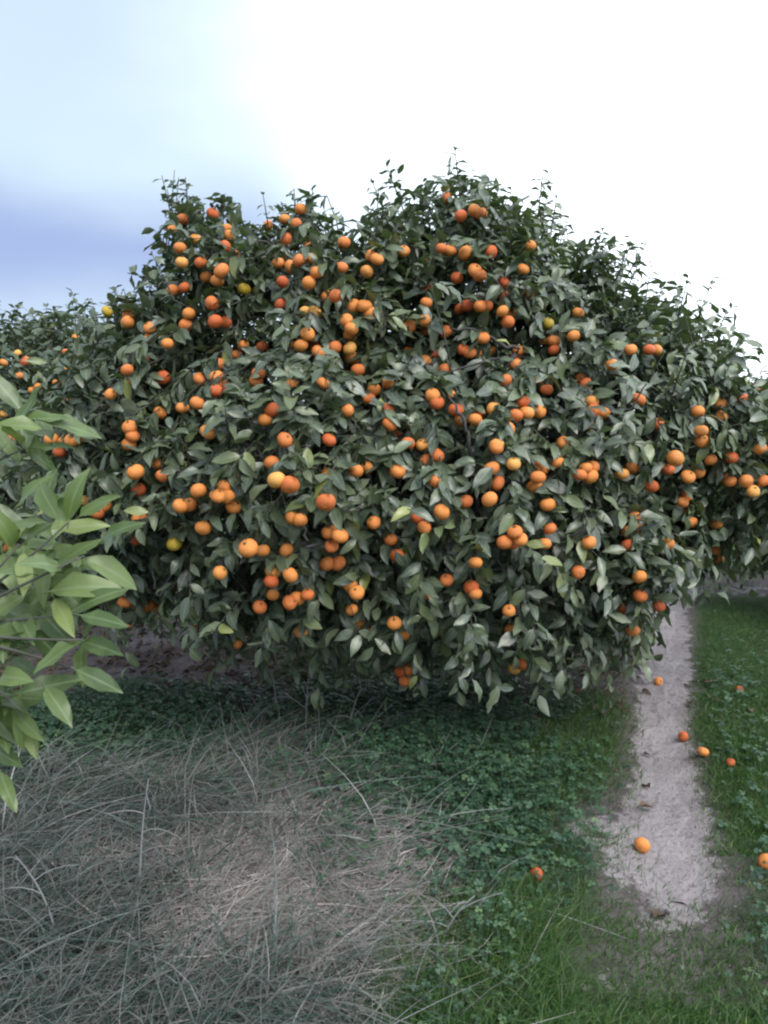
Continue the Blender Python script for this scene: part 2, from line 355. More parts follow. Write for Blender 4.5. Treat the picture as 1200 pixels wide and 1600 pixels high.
def put_fruit(P, r, parent, me, tilt=.45, **kw):
    o = obj('mandarin', me, parent, **kw)
    q = Matrix.Rotation(rng.uniform(0, 6.28), 4, 'Z') @ Matrix.Rotation(rng.normal(0, tilt), 4, 'X') @ Matrix.Rotation(rng.normal(0, tilt), 4, 'Y')
    sc = Matrix.Diagonal((r * rng.uniform(.96, 1.05), r * rng.uniform(.96, 1.05), r * rng.uniform(.93, 1.04), 1))
    o.matrix_world = Matrix.Translation(Vector(P)) @ q @ sc
    return o

# ------------------------------------------------------------------ trees
def lobe_f(P, lobes):                    # smallest normalised radius over the lobes
    f = np.full(P.shape[:-1], 9.0)
    for c_, r_ in lobes: f = np.minimum(f, np.linalg.norm((P - c_) / r_, axis=-1))
    return f
def entry(px, py, lobes, shrink=1.0):    # depth along the pixel ray where it enters the crown
    d = ray(px, py); d = d / np.linalg.norm(d); best = None; close = (9e9, 4.2)
    for c_, r_ in lobes:
        o = (CAMP - c_) / (r_ * shrink); q = d / (r_ * shrink); a = q @ q; b_ = o @ q; c2 = o @ o - 1; disc = b_ * b_ - a * c2
        miss = (o @ o) - b_ * b_ / a
        if miss < close[0]: close = (miss, -b_ / a)
        if disc > 0:
            s = (-b_ - math.sqrt(disc)) / a
            if s > .5 and (best is None or s < best): best = s
    s = close[1] if best is None else best
    return CAMP, d, s
def bez(a, b_, c_, k):
    t = np.linspace(0, 1, k)[:, None]; return a * (1 - t) ** 2 + b_ * 2 * t * (1 - t) + c_ * t * t

LEAF_UNIT = {}
def unit_leaves(key, mat, wr=(.36, .46)):
    if key not in LEAF_UNIT:
        out = []
        for i in range(10):
            tint = np.array([[.15, .3, .4, .5, .6, .66, .72, .8, .9, .97][i]])
            V, F, A = leaf_batch(np.zeros((1, 3)), np.array([[1., 0, 0]]), np.array([[0, 0, 1.]]), np.array([1.]), np.array([rng.uniform(*wr)]),
                                 np.array([rng.uniform(.15, 1.0)]), np.array([rng.uniform(.15, .5)]), tint)
            # a short stalk below the blade
            P = np.array([[[-.13, 0, .015], [-.05, 0, .004], [.06, 0, -.004]]]); TV, TF = tube_batch(P, np.full((1, 3), .012), 3)
            bag = Bag(); bag.add(V, F, A); bag.add(TV, TF, np.tile(np.array([tint[0], .5, 0, .5]), (TV.reshape(-1, 3).shape[0], 1)))
            out.append(bag.mesh('leaf', mat))
        LEAF_UNIT[key] = out
    return LEAF_UNIT[key]
def put_leaf(B, D, NO, L, parent, units, i=None, **kw):
    D = nrm(D); NO = nrm(NO - D * (NO @ D)); SD = np.cross(NO, D)
    o = obj('leaf', units[int(rng.integers(len(units))) if i is None else i], parent, **kw)
    Mx = Matrix.Identity(4)
    for r in range(3): Mx[r][0], Mx[r][1], Mx[r][2], Mx[r][3] = D[r] * L, SD[r] * L, NO[r] * L, B[r]
    o.matrix_world = Mx
    return o

def build_tree(label, lobes, base, n_twig, per_twig, leaf_len, fruit, seed, mat, group=None, fruit_mesh_far=False, parts=0, leaders=(), lumps=.2, skirt=.22, trunk_r=.07, cull=True, bare=(), trunk_h=.5):
    global rng
    rng = np.random.default_rng(seed)
    lobes = [(np.array(c_, float), np.array(r_, float)) for c_, r_ in lobes]
    root = bpy.data.objects.new('mandarin_tree', None); COL.objects.link(root); root.location = base
    root['label'] = label; root['category'] = 'tree'
    if group: root['group'] = group
    bpy.context.view_layer.update()
    # twig anchors in the shell of the lobes
    area = np.array([(r_[0] * r_[1] + r_[1] * r_[2] + r_[0] * r_[2]) for _, r_ in lobes]); pick = rng.choice(len(lobes), n_twig * 2, p=area / area.sum())
    C = np.array([lobes[i][0] for i in pick]); Rr = np.array([lobes[i][1] for i in pick])
    d = nrm(rng.normal(size=(len(pick), 3))); s = 1 - .42 * rng.random(len(pick)) ** 1.7
    s = s * (1 + lumps * wob3(C + d * Rr, 5.0, seed)) 
    P = C + d * Rr * s[:, None]; nr = nrm(d / Rr)
    fo = np.full(len(P), 9.0)
    for i, (c_, r_) in enumerate(lobes):
        v = np.linalg.norm((P - c_) / r_, axis=-1); v[pick == i] = 9; fo = np.minimum(fo, v)
    keep = (fo > .72 + .15 * rng.random(len(P))) & (P[:, 2] > skirt + .12 * rng.random(len(P)))
    P, nr = P[keep][:n_twig], nr[keep][:n_twig]
    up = np.clip(nr[:, 2:3] * .7 + .15, -.5, .8)
    TD = nrm(nr + UP * up + rng.normal(0, .42, P.shape)); TL = rng.uniform(.16, .34, len(P)); sag = rng.uniform(.1, .55, len(P)) * np.clip(1.0 - nr[:, 2], .1, 1.6)
    T0 = P - TD * (TL * .75)[:, None]
    # fruit twigs
    fr = []
    for px, py, rad, me, near in fruit:
        o_, dv, se = entry(px, py, lobes, .97)
        Pf = o_ + dv * (se + (-.16 if near else rng.uniform(-.06, .11))); Pf[2] = max(Pf[2], .12); fr.append((Pf, rad, me))
    if fr:
        FP = np.array([f[0] for f in fr]); FR = np.array([f[1] for f in fr])
        cen = np.mean([c_ for c_, _ in lobes], 0); inward = nrm(np.array([cen[0], cen[1] + .3, cen[2]]) - FP)
        fs = FP + inward * .16 + UP * .13 + rng.normal(0, .04, FP.shape)
        T0 = np.concatenate([T0, fs]); dd = FP + UP * (FR * 1.05)[:, None] - fs; dl = np.linalg.norm(dd, axis=1)
        TD = np.concatenate([TD, nrm(dd + UP * (.12 * dl)[:, None])]); TL = np.concatenate([TL, dl]); sag = np.concatenate([sag, np.full(len(fr), .12)])
    if leaders:
        a = np.array([l[0] for l in leaders]); b_ = np.array([l[1] for l in leaders]); T0 = np.concatenate([T0, a]); dd = b_ - a
        TL = np.concatenate([TL, np.linalg.norm(dd, axis=1)]); TD = np.concatenate([TD, nrm(dd)]); sag = np.concatenate([sag, np.full(len(a), .05)])
    nT = len(T0); nF = len(fr); nLd = len(leaders)
    tt = np.linspace(0, 1, 4); TP = T0[:, None] + TD[:, None] * (TL[:, None] * tt)[..., None] - UP * (sag[:, None] * TL[:, None] * tt ** 2)[..., None]
    # skeleton: trunk, limbs, then every anchor is joined to its nearest node
    base = np.array(base, float); fork = base + np.array([.03, .02, trunk_h])
    tp = np.stack([bez(base - UP * .06, base + np.array([-.03, .03, trunk_h * .5]), fork, 7)])
    rr = np.linspace(trunk_r * 1.35, trunk_r, 7)[None]; rr[0, 0] *= 1.5; rr[0, 1] *= 1.12
    Vt, Ft = tube_batch(tp, rr, 12); Vt = Vt + .006 * wob3(Vt, 30, seed)[..., None]
    bag = Bag(); bag.add(Vt, Ft); obj('trunk', bag.mesh('trunk', M['bark']), root)
    nodes = []; lr = []
    for c_, r_ in lobes:
        for q in range(2):
            e = c_ + r_ * nrm(rng.normal(size=3)) * .45; e[2] = max(e[2], .5)
            mid = fork * .5 + e * .5 + np.array([0, 0, rng.uniform(.05, .25)]); bz = bez(fork - UP * rng.uniform(.0, .14), mid, e, 9)
            bz[1:-1] += rng.normal(0, .018, (7, 3)); k = trunk_r * rng.uniform(.5, .68)
            Vt, Ft = tube_batch(bz[None], np.linspace(k, k * .3, 9)[None], 8); bag = Bag(); bag.add(Vt, Ft)
            obj('branch', bag.mesh('branch', M['bark']), root); nodes.append(bz[2:]); lr.append(np.linspace(k, k * .3, 9)[2:])
    nodes = np.concatenate(nodes); lr = np.concatenate(lr)
    sub = []; nsub = max(40, n_twig // 6)
    for _ in range(nsub):
        c_, r_ = lobes[int(rng.integers(len(lobes)))]; sub.append(c_ + r_ * nrm(rng.normal(size=3)) * rng.uniform(.35, .82))
    sub = np.array(sub); sub = sub[sub[:, 2] > skirt + .1]; sub = sub[np.argsort(np.linalg.norm(sub - fork, axis=1))]
    BP, BR = [], []
    for p_ in sub:
        dist = np.linalg.norm(nodes - p_, axis=1); j = int(np.argmin(dist)); q = nodes[j]; r0 = min(lr[j] * .8, .016); mid = (p_ + q) / 2 + rng.normal(0, .04, 3) + UP * .03
        z_ = bez(q, mid, p_, 5); BP.append(z_); BR.append(np.linspace(r0, max(.004, r0 * .5), 5)); nodes = np.concatenate([nodes, z_[2:]]); lr = np.concatenate([lr, BR[-1][2:]])
    tw = Bag(); V_, F_ = tube_batch(np.array(BP), np.array(BR), 5); tw.add(V_, F_)
    J = np.array([int(np.argmin(((nodes - p_) ** 2).sum(1))) for p_ in T0]); Q = nodes[J]
    mid = (Q + T0) / 2 + rng.normal(0, .03, T0.shape) - TD * .05
    t5 = np.linspace(0, 1, 4)[None, :, None]; LP = Q[:, None] * (1 - t5) ** 2 + mid[:, None] * 2 * t5 * (1 - t5) + T0[:, None] * t5 ** 2
    V_, F_ = tube_batch(LP, np.tile(np.linspace(.0048, .003, 4), (nT, 1)), 3); tw.add(V_, F_)
    tr_ = np.tile(np.linspace(.0032, .0014, 4), (nT, 1)); tr_[nT - nLd:] *= 1.5
    V_, F_ = tube_batch(TP, tr_, 3); tw.add(V_, F_)
    obj('twigs', tw.mesh('twigs', M['twig']), root, kind='stuff')
    # leaves along the twigs
    k = per_twig; u = np.tile((np.arange(k) + .6) / k, (nT, 1)) + rng.normal(0, .03, (nT, k)); u = np.clip(u, .05, 1.02)
    if nF: u[nT - nF - nLd:nT - nLd] = rng.uniform(.0, .75, (nF, k))
    Bp = T0[:, None] + TD[:, None] * (TL[:, None] * u)[..., None] - UP * (sag[:, None] * TL[:, None] * u ** 2)[..., None]
    e1 = nrm(np.cross(TD, UP + 1e-3)); e2 = np.cross(TD, e1); ph = rng.random((nT, 1)) * 6.28 + np.arange(k) * 2.4 + rng.normal(0, .3, (nT, k))
    rad = e1[:, None] * np.cos(ph)[..., None] + e2[:, None] * np.sin(ph)[..., None]
    LD = nrm(TD[:, None] * .55 + rad * .8 - UP * rng.uniform(.0, .75, (nT, k, 1)) + rng.normal(0, .15, (nT, k, 3)))
    cenx = np.mean([c_ for c_, _ in lobes], 0); outw = nrm(Bp - cenx)
    NO = UP * .75 + outw * .75 + rng.normal(0, .38, LD.shape)
    L = rng.uniform(leaf_len[0], leaf_len[1], (nT, k)) * (1 - .25 * np.abs(u - .5)); 
    if nLd: L[nT - nLd:] *= .66
    Wd = L * rng.uniform(.36, .48, L.shape); curl = rng.uniform(.0, 1.0, L.shape); fold = rng.uniform(.1, .55, L.shape)
    tint = np.clip(rng.beta(2.2, 2.4, L.shape) + .10 * rng.normal(size=(nT, 1)), 0, .86); 
    sh = rng.random((nT, 1)) < .07; tint = np.where(sh, np.clip(tint * .4 + .62, 0, .95), tint); tint = np.where(rng.random(L.shape) < .006, 1.0, tint)
    f3 = lambda a: a.reshape(-1, 3)
    Bp, LD, NO = f3(Bp), f3(LD), f3(NO); L, Wd, curl, fold, tint = [a.ravel() for a in (L, Wd, curl, fold, tint)]
    mid = Bp + LD * (L * .5)[:, None]; keep = (mid[:, 2] > .10)
    if nF and cull:                      # fruit bends the leaves off it: nothing grows through a fruit or lies flat on its outer face
        for Pf, rf, _ in fr:
            v = CAMP - Pf; dist = np.linalg.norm(v); v /= dist; w = mid - Pf; al = w @ v; perp = np.linalg.norm(w - al[:, None] * v, axis=1)
            keep &= ~((al > -.02) & (al < .34) & (perp < rf * rng.uniform(.2, 1.05) + .006)) & ~(np.linalg.norm(w, axis=1) < rf * 1.25)
    Bp, LD, NO, L, Wd, curl, fold, tint, mid = [a[keep] for a in (Bp, LD, NO, L, Wd, curl, fold, tint, mid)]
    mask = np.ones(len(L), bool)
    if parts:                            # the leaves that show largest become objects of their own
        x, y, dep = proj(mid); cell = 16; ok = (x > 0) & (x < 1200) & (y > 0) & (y < 1600)
        key = (np.clip(y, 0, 1599) // cell).astype(int) * 75 + (np.clip(x, 0, 1199) // cell).astype(int); zmin = np.full(75 * 100, 99.0)
        np.minimum.at(zmin, key[ok], dep[ok])
        no_ = nrm(NO - nrm(LD) * (NO * nrm(LD)).sum(-1, keepdims=True)); face = np.abs((no_ * nrm(CAMP - mid)).sum(-1))
        score = L * Wd * face / dep ** 2 * ok * (dep < zmin[key] + .07); ids = np.argsort(-score)[:parts]; mask[ids] = False
        un = unit_leaves('leaf', mat)
        for i in ids: put_leaf(Bp[i], LD[i], NO[i], L[i], root, un)
    bag = Bag(); bag.add(*leaf_batch(*[a[mask] for a in (Bp, LD, NO, L, Wd, curl, fold, tint)]))
    obj('foliage', bag.mesh('foliage', mat), root, kind='stuff')
    for pl, r0 in bare:                  # bare wood that shows between the leaves
        e_ = entry(*pl[len(pl) // 2], lobes, 1.0); q = np.array([e_[0] + (lambda v: v / np.linalg.norm(v))(ray(*p_)) * (e_[2] - .03 + .02 * i) for i, p_ in enumerate(pl)])
        q = np.concatenate([q, nodes[np.argmin(((nodes - q[-1]) ** 2).sum(1))][None]]); f_ = np.linspace(0, len(q) - 1, 14); q = np.stack([np.interp(f_, range(len(q)), q[:, k]) for k in range(3)], -1); q[1:-1] += rng.normal(0, .006, (12, 3))
        V_, F_ = tube_batch(q[None], np.linspace(r0 * .35, r0, 14)[None], 7); bag = Bag(); bag.add(V_, F_); obj('branch', bag.mesh('branch', M['bark']), root)
    for Pf, rf, me in fr: put_fruit(Pf, rf, root, me if me else (FRUIT_FAR if fruit_mesh_far else FRUIT[int(rng.integers(3))]))
    return root

def lobe(px, py, Y, rx, ry, rz): return (at(px, py, Y), (rx, ry, rz))

# fruit seen in the photograph, in half-pixels from each quadrant's corner
Q1 = [(538,317),(572,285),(665,268),(612,347),(563,375),(710,316),(718,336),(703,370),(740,398),(568,420),(627,420),(692,446),(648,466),(679,477),(540,507),(575,499),(762,504),(662,547),(590,580),(580,617),(672,605),(705,607),(335,573),(400,585),(399,607),(468,624),(466,660),(523,674),(451,722),(397,756),(394,800),(346,832),(510,780),(685,740),(737,710),(760,680),(677,778),(674,822),(706,808),(570,874),(617,860),(627,785),(807,767),(800,790),(912,802),(1008,799),(828,911),(850,880),(650,950),(500,890),(405,935),(415,962),(404,988),(190,985),(160,972),(225,975),(250,968),(890,285),(925,300),(838,305),(893,347),(940,253),(870,422),(909,434),(934,414),(974,408),(990,450),(965,484),(883,481),(877,552),(953,574),(983,577),(961,643),(977,672),(910,682),(940,680),(820,684),(995,700),(1047,685),(1093,688),(1099,718),(1119,757),(1153,737),(1083,601),(1098,628),(1095,648),(1107,556),(1138,556),(1157,579),(1020,527),(1048,525),(1066,436),(1146,449),(1075,358),(1158,398),(1178,410),(970,365),(1168,820),(1152,845),(1084,882),(890,975),(1028,975)]
Q2 = [(195,220),(240,275),(283,258),(303,268),(62,385),(180,377),(206,382),(254,390),(333,388),(457,369),(435,441),(298,460),(284,445),(131,430),(228,468),(137,508),(375,485),(373,525),(132,546),(238,564),(260,555),(300,557),(320,557),(370,572),(392,578),(387,606),(79,621),(127,601),(129,632),(191,637),(308,656),(248,693),(268,703),(288,700),(335,697),(420,695),(410,713),(411,740),(70,746),(192,753),(74,703),(126,727),(73,790),(12,797),(163,708),(152,835),(165,858),(208,837),(14,878),(16,926),(434,855),(412,898),(446,890),(485,885),(345,880),(297,890),(240,913),(285,912),(225,880),(388,939),(562,985),(352,992),(607,577),(512,610),(485,617),(592,650),(501,663),(530,665),(530,693),(713,740),(614,782),(629,798),(483,784),(508,818),(572,822),(455,515),(684,891),(655,884),(650,855),(643,935),(795,848),(770,693),(828,693),(850,694),(858,925),(1054,902),(1118,845),(1050,862),(991,946),(993,978),(980,885),(380,790),(75,985),(120,990),(40,965)]
Q3 = [(187,213),(424,275),(494,248),(507,288),(432,330),(563,381),(593,377),(700,320),(680,350),(712,353),(729,382),(620,333),(436,422),(425,485),(330,380),(303,400),(270,365),(390,682),(420,697),(465,695),(490,698),(605,765),(738,812),(545,500),(687,590),(776,513),(821,520),(895,519),(865,300),(905,315),(1018,369),(850,246),(1025,283),(1112,270),(1146,260),(1030,463),(1062,474),(1036,507),(1022,562),(1057,560),(1168,433),(912,418),(937,425),(848,617),(854,585),(853,658),(907,597),(812,697),(905,683),(928,670),(961,658),(1115,652),(1095,630),(1120,750),(1143,767),(1098,705),(940,775),(635,450)]
Q4 = [(352,201),(336,264),(355,310),(330,360),(256,367),(161,304),(132,240),(165,223),(42,273),(180,399),(105,417),(134,424),(126,449),(20,485),(40,535),(490,263),(480,292),(545,247),(470,320),(405,250),(511,377),(409,462),(432,445),(376,494),(400,499),(425,485),(519,452),(502,499),(286,558),(607,588),(195,613),(137,657),(272,635),(285,655),(32,747),(58,785),(390,708),(399,769),(430,876),(408,888),(50,900),(75,893),(65,928),(613,284),(630,262),(650,260),(646,290),(745,281),(776,261),(837,320),(761,462),(797,457),(783,415),(762,503),(640,495),(886,500),(798,602),(800,662),(750,700),(778,770),(860,695),(910,232),(887,265),(983,277),(950,290),(1062,294),(1083,305),(1153,335),(1175,202),(1185,303),(1131,303),(932,369),(945,348),(940,395),(960,433),(1039,437),(960,525),(1035,517),(1048,548),(1020,236),(1085,230)]
pts = [(x / 2 + ox, y / 2 + oy) for q, ox, oy in ((Q1, 0, 200), (Q2, 600, 200), (Q3, 0, 600), (Q4, 600, 600)) for x, y in q]
BIG = {(432.5, 750), (452.5, 757.5), (509, 784.5), (346, 423), (1055, 716), (212, 737.5), (388, 856.5)}
fr = random.Random(5); fruits = []
for x, y in pts:
    near = (x, y) in BIG; me = None
    if fr.random() < .16: me = FRUIT_RIPE
    if (x, y) in {(272.5, 850), (265.0, 900.0)} or fr.random() < .012: me = FRUIT_GREEN
    fruits.append((x, y, (.036 if near else fr.uniform(.0275, .0335)), None if near else me, near))

main_lobes = [lobe(715, 525, 4.75, .80, 1.15, .82), lobe(545, 560, 4.6, .80, 1.1, .72), lobe(355, 575, 4.5, .55, .85, .82), lobe(250, 730, 4.3, .62, .95, .78),
              lobe(480, 770, 4.05, .95, 1.05, .78), lobe(700, 790, 4.05, .95, 1.0, .80), lobe(890, 690, 4.5, .85, 1.1, .86), lobe(930, 830, 4.2, .45, .8, .58),
              lobe(1080, 720, 4.45, .62, .9, .50), lobe(1010, 590, 4.9, .50, .8, .42), lobe(890, 530, 4.7, .42, .8, .48)]
lead = [((262, 430), (275, 250), 4.3), ((285, 400), (258, 275), 4.35), ((300, 380), (290, 268), 4.3), ((470, 390), (462, 283), 4.5), ((485, 380), (488, 292), 4.5),
        ((455, 370), (440, 320), 4.4), ((700, 360), (708, 285), 4.6), ((740, 360), (742, 288), 4.6), ((770, 370), (800, 300), 4.6), ((790, 400), (850, 312), 4.5), ((630, 390), (622, 322), 4.5),
        ((600, 400), (590, 345), 4.4), ((860, 450), (890, 385), 4.5), ((950, 530), (1058, 428), 4.5), ((970, 540), (1040, 450), 4.6), ((960, 560), (1010, 480), 4.7), ((1000, 570), (1110, 462), 4.6), ((1020, 575), (1085, 490), 4.6), ((820, 420), (852, 305), 4.4), ((1030, 600), (1105, 530), 4.8),
        ((1050, 620), (1150, 555), 4.9), ((930, 480), (955, 430), 4.6), ((180, 520), (182, 440), 4.3), ((200, 520), (240, 445), 4.3), ((400, 400), (395, 350), 4.4), ((330, 370), (345, 315), 4.3)]
leaders = []
lrng = np.random.default_rng(9)
for a, b_, Y in lead:
    for k in range(3):
        j = lrng.normal(0, .012, 3); leaders.append((at(*a, Y) + j, at(*b_, Y) + j - np.array([0, 0, .05 * k])))
for _ in range(70):                       # upright water shoots all over the top of the crown
    c_, r_ = main_lobes[int(lrng.choice([0, 1, 2, 6, 9, 10, 3]))]; d = nrm(lrng.normal(size=3) + np.array([0, -.2, 1.3])); p_ = c_ + np.array(r_) * d * .92
    leaders.append((p_, p_ + nrm(d * .5 + UP * .8 + lrng.normal(0, .25, 3)) * lrng.uniform(.16, .30)))
build_tree('large rounded mandarin tree loaded with orange fruit, drooping over the wheel track', main_lobes, onground(790, 1032), 2900, 12, (.078, .125), fruits, 101, M['leaf'],
           parts=300, leaders=leaders, skirt=.34, trunk_r=.055,
           bare=[([(702, 512), (740, 518), (790, 540), (815, 545)], .012), ([(690, 585), (745, 566), (800, 560)], .01), ([(700, 620), (722, 650), (735, 690)], .011), ([(455, 440), (462, 480), (440, 520), (432, 550)], .012),
                 ([(912, 775), (915, 810), (913, 830)], .006), ([(930, 760), (938, 790), (920, 822)], .005), ([(945, 805), (930, 825), (915, 828)], .005), ([(475, 800), (478, 830), (474, 860)], .007), ([(240, 890), (243, 920), (246, 935)], .008),
                 ([(590, 470), (602, 500), (596, 530)], .007), ([(1010, 600), (985, 640), (950, 655)], .008), ([(830, 950), (832, 985), (833, 1015)], .016)])

# neighbours behind
def back_fruit(n, x0, x1, y0, y1, r=(.027, .033), seed=0):
    q = random.Random(seed); return [(q.uniform(x0, x1), q.uniform(y0, y1), q.uniform(*r), FRUIT_RIPE if q.random() < .3 else None, False) for _ in range(n)]
left_f = [(118,528,.03,None,False),(27,552,.028,None,False),(41,562,.028,None,False),(30,587,.028,None,False),(59,604,.03,None,False),(88,598,.03,None,False),(102,550,.028,None,False),(148,599,.03,None,False),
          (40,937,.03,FRUIT_RIPE,False),(22,981,.03,FRUIT_RIPE,False),(52,970,.03,FRUIT_RIPE,False),(79,977,.031,FRUIT_RIPE,False),(65,982,.03,FRUIT_RIPE,False),(40,1012,.03,FRUIT_RIPE,False),(10,972,.03,FRUIT_RIPE,False),(73,782,.03,None,False),(55,765,.03,None,False)]
build_tree('shorter mandarin tree with tiny fruit behind the left flank of the loaded tree', [lobe(20, 690, 6.6, 1.1, 1.2, 1.0), lobe(130, 640, 7.0, .9, 1.1, .82), lobe(-90, 760, 6.0, .9, 1.0, .95), lobe(60, 800, 6.2, .8, .8, .8)],
           onground(20, 950), 1500, 9, (.075, .115), left_f + back_fruit(26, 0, 160, 560, 800, seed=2), 202, M['far_leaf'], skirt=.15)
build_tree('dark mandarin tree standing past the wheel track beyond the right flank of the loaded tree', [lobe(1290, 700, 6.6, .85, 1.1, .85), lobe(1220, 740, 6.4, .6, .9, .62), lobe(1370, 760, 6.0, .9, 1.0, .8)],
           onground(1300, 905), 1100, 9, (.075, .115), back_fruit(14, 1160, 1200, 600, 780, seed=3), 303, M['far_leaf'], skirt=.3,
           leaders=[(at(1190, 600, 6.3), at(1185, 535, 6.3)), (at(1215, 590, 6.3), at(1200, 560, 6.3)), (at(1170, 640, 6.3), at(1160, 585, 6.3))])
build_tree('far small mandarin tree showing low through the gap at the wheel track end', [lobe(1110, 655, 12.5, 1.3, 1.3, .62), lobe(1200, 660, 12.9, 1.2, 1.2, .6)],
           onground(1140, 775), 650, 8, (.10, .15), [], 404, M['far_leaf'], skirt=.3)
build_tree('far pale mandarin tree in the next row behind the shorter fruit tree', [lobe(150, 585, 10.5, 1.2, 1.2, .85), lobe(30, 600, 11, 1.3, 1.2, .9)],
           onground(110, 790), 700, 8, (.09, .14), [], 505, M['far_leaf'], skirt=.3)
build_tree('far mandarin tree in the next row behind the dense middle of the loaded tree', [lobe(620, 620, 12, 1.6, 1.4, .9), lobe(820, 630, 12.4, 1.5, 1.4, .85)],
           onground(700, 780), 650, 8, (.10, .15), [], 606, M['far_leaf'], skirt=.3)

# ------------------------------------------------------------------ the near branch at the left edge
rng = np.random.default_rng(77)
YN = 1.28
nb = bpy.data.objects.new('mandarin_tree', None); COL.objects.link(nb); nb.location = (-1.75, 1.15, 0)
nb['label'] = 'close mandarin tree reaching in long pale green leaves beside the dry grass'; nb['category'] = 'tree'
bpy.context.view_layer.update()
hub = np.array([-1.7, 1.2, .75])
V_, F_ = tube_batch(np.stack([bez(np.array([-1.75, 1.15, -.06]), np.array([-1.78, 1.18, .35]), hub, 7)]), np.linspace(.085, .055, 7)[None], 12); bag = Bag(); bag.add(V_, F_); obj('trunk', bag.mesh('trunk', M['bark']), nb)
shoots = [((-110, 985), (40, 900), (108, 815), 1.28), ((-110, 985), (60, 915), (132, 868), 1.26), ((-110, 985), (40, 960), (120, 960), 1.30), ((-110, 985), (50, 1000), (130, 1000), 1.24),
          ((-110, 985), (40, 1060), (122, 1046), 1.27), ((-110, 985), (0, 1080), (30, 1108), 1.22), ((-80, 760), (-20, 730), (40, 700), 1.55), ((-80, 1120), (-40, 1150), (-8, 1172), 1.2), ((-110, 985), (0, 880), (30, 850), 1.3)]
for i, (a, b_, c_, Yn) in enumerate(shoots):
    A0 = at(*a, Yn); q = bez(A0, at((a[0] + c_[0]) / 2 + 12, (a[1] + c_[1]) / 2 + rng.uniform(-14, 14), Yn + rng.normal(0, .04)), at(*c_, Yn), 6); st = bez(hub, (hub + A0) / 2 + np.array([0, 0, .08]), A0, 6)
    V_, F_ = tube_batch(np.concatenate([st, q[1:]])[None], np.concatenate([np.linspace(.016, .004, 6), np.linspace(.0032, .0013, 5)])[None], 7)
    bag = Bag(); bag.add(V_, F_); obj('branch', bag.mesh('branch', M['twig']), nb)
NL = [(107,815,112,731),(124,807,170,772),(150,849,210,802),(79,894,144,830),(131,871,227,909),(79,924,176,899),(107,957,187,909),(86,826,171,815),(124,961,189,969),(129,1002,193,1010),(129,1002,127,1040),(129,1002,71,1025),
      (129,1000,144,962),(120,1047,195,1070),(71,1074,120,1119),(22,1111,71,1152),(37,1111,62,1182),(-10,1170,37,1179),(0,1205,30,1250),(26,792,70,729),(34,852,67,815),(22,856,15,792),(37,864,49,920),(4,864,26,912),
      (0,976,15,1006),(0,1059,34,1040),(64,759,90,808),(0,830,60,800),(95,890,60,850),(60,900,15,880),(85,935,120,985),(50,985,90,1010),(40,930,-5,950),(60,800,100,760),(30,960,60,1000),(-5,905,45,890),(90,850,50,800),(120,880,160,870),
      (100,1010,60,985),(20,1030,70,1050),(0,1100,35,1085),(110,815,75,770),(70,870,110,850),(-10,1120,20,1150)]
young = unit_leaves('young', M['young'], (.27, .38))
ctr = at(60, 900, YN)
for j, (x0, y0, x1, y1) in enumerate(NL):
    Yb = YN + rng.uniform(-.06, .06) + (.08 if j > 30 else 0); B0 = at(x0, y0, Yb); T1 = at(x1, y1, Yb - rng.uniform(-.01, .05)); Dv = T1 - B0; L_ = np.linalg.norm(Dv)
    sq = max(1.0, .088 / L_)                                  # a foreshortened leaf turns towards the viewer's side of the branch
    if sq > 1.0: Dv = nrm(Dv) + np.array([.25, -1, .1]) * math.sqrt(max(0, 1 - 1 / sq ** 2)) * 1.0; L_ = L_ * sq
    put_leaf(B0, Dv, np.array([rng.normal(.2, .3), -.75, rng.uniform(.35, 1.0)]), L_, nb, young, int(rng.integers(10)))
for (cx_, cy_, Yc, nlf, rr_) in ((45, 690, 1.6, 16, 70), (20, 860, 1.42, 14, 80), (50, 960, 1.4, 12, 70), (-5, 1080, 1.3, 10, 60), (95, 870, 1.42, 8, 60)):
    for _ in range(nlf):
        an = rng.uniform(0, 6.28); B0 = at(cx_ + rng.normal(0, rr_ * .3), cy_ + rng.normal(0, rr_ * .3), Yc + rng.normal(0, .05)); Dv = np.array([math.cos(an) + .35, rng.normal(-.2, .5), math.sin(an) * .8])
        put_leaf(B0, Dv, np.array([rng.normal(.1, .35), -.55, rng.uniform(.4, 1.0)]), rng.uniform(.085, .12), nb, young)
put_fruit(at(-1, 845, 1.75), .031, nb, FRUIT[0])

# ------------------------------------------------------------------ ground plants
rng = np.random.default_rng(5)
def pix(P): x, y, _ = proj(np.concatenate([P, np.zeros((len(P), 1))], 1)); return x, y
def scatter(n, x0, x1, y0, y1, dens):
    P = np.stack([rng.uniform(x0, x1, n), rng.uniform(y0, y1, n)], -1); x, y = pix(P)
    return P[rng.random(n) < dens(P, x, y)]
ss = lambda x, a, b_: np.clip((x - a) / (b_ - a), 0, 1)
def dry_edge(y): return np.interp(y, [1100, 1180, 1300, 1400, 1500, 1650], [360, 500, 560, 590, 620, 600])
def straw_m(x, y):
    k = 1 + .38 * wob(x / 100, y / 100, 1.6, 61); return np.exp(-(((x - 420 - .25 * (y - 1390)) / (175 * k)) ** 2 + ((y - 1395) / (135 * k)) ** 2) ** 1.3)
def d_dry(P, x, y):
    e = dry_edge(y) + 60 * wob(P[:, 0], P[:, 1], 4, 31); return ss(e - x, -40, 60) * ss(y + .12 * x, 1195, 1260) * (1 - .94 * straw_m(x, y + -18)) * (.08 + .92 * ss(wob(P[:, 0], P[:, 1], 9, 32), -.35, .35))
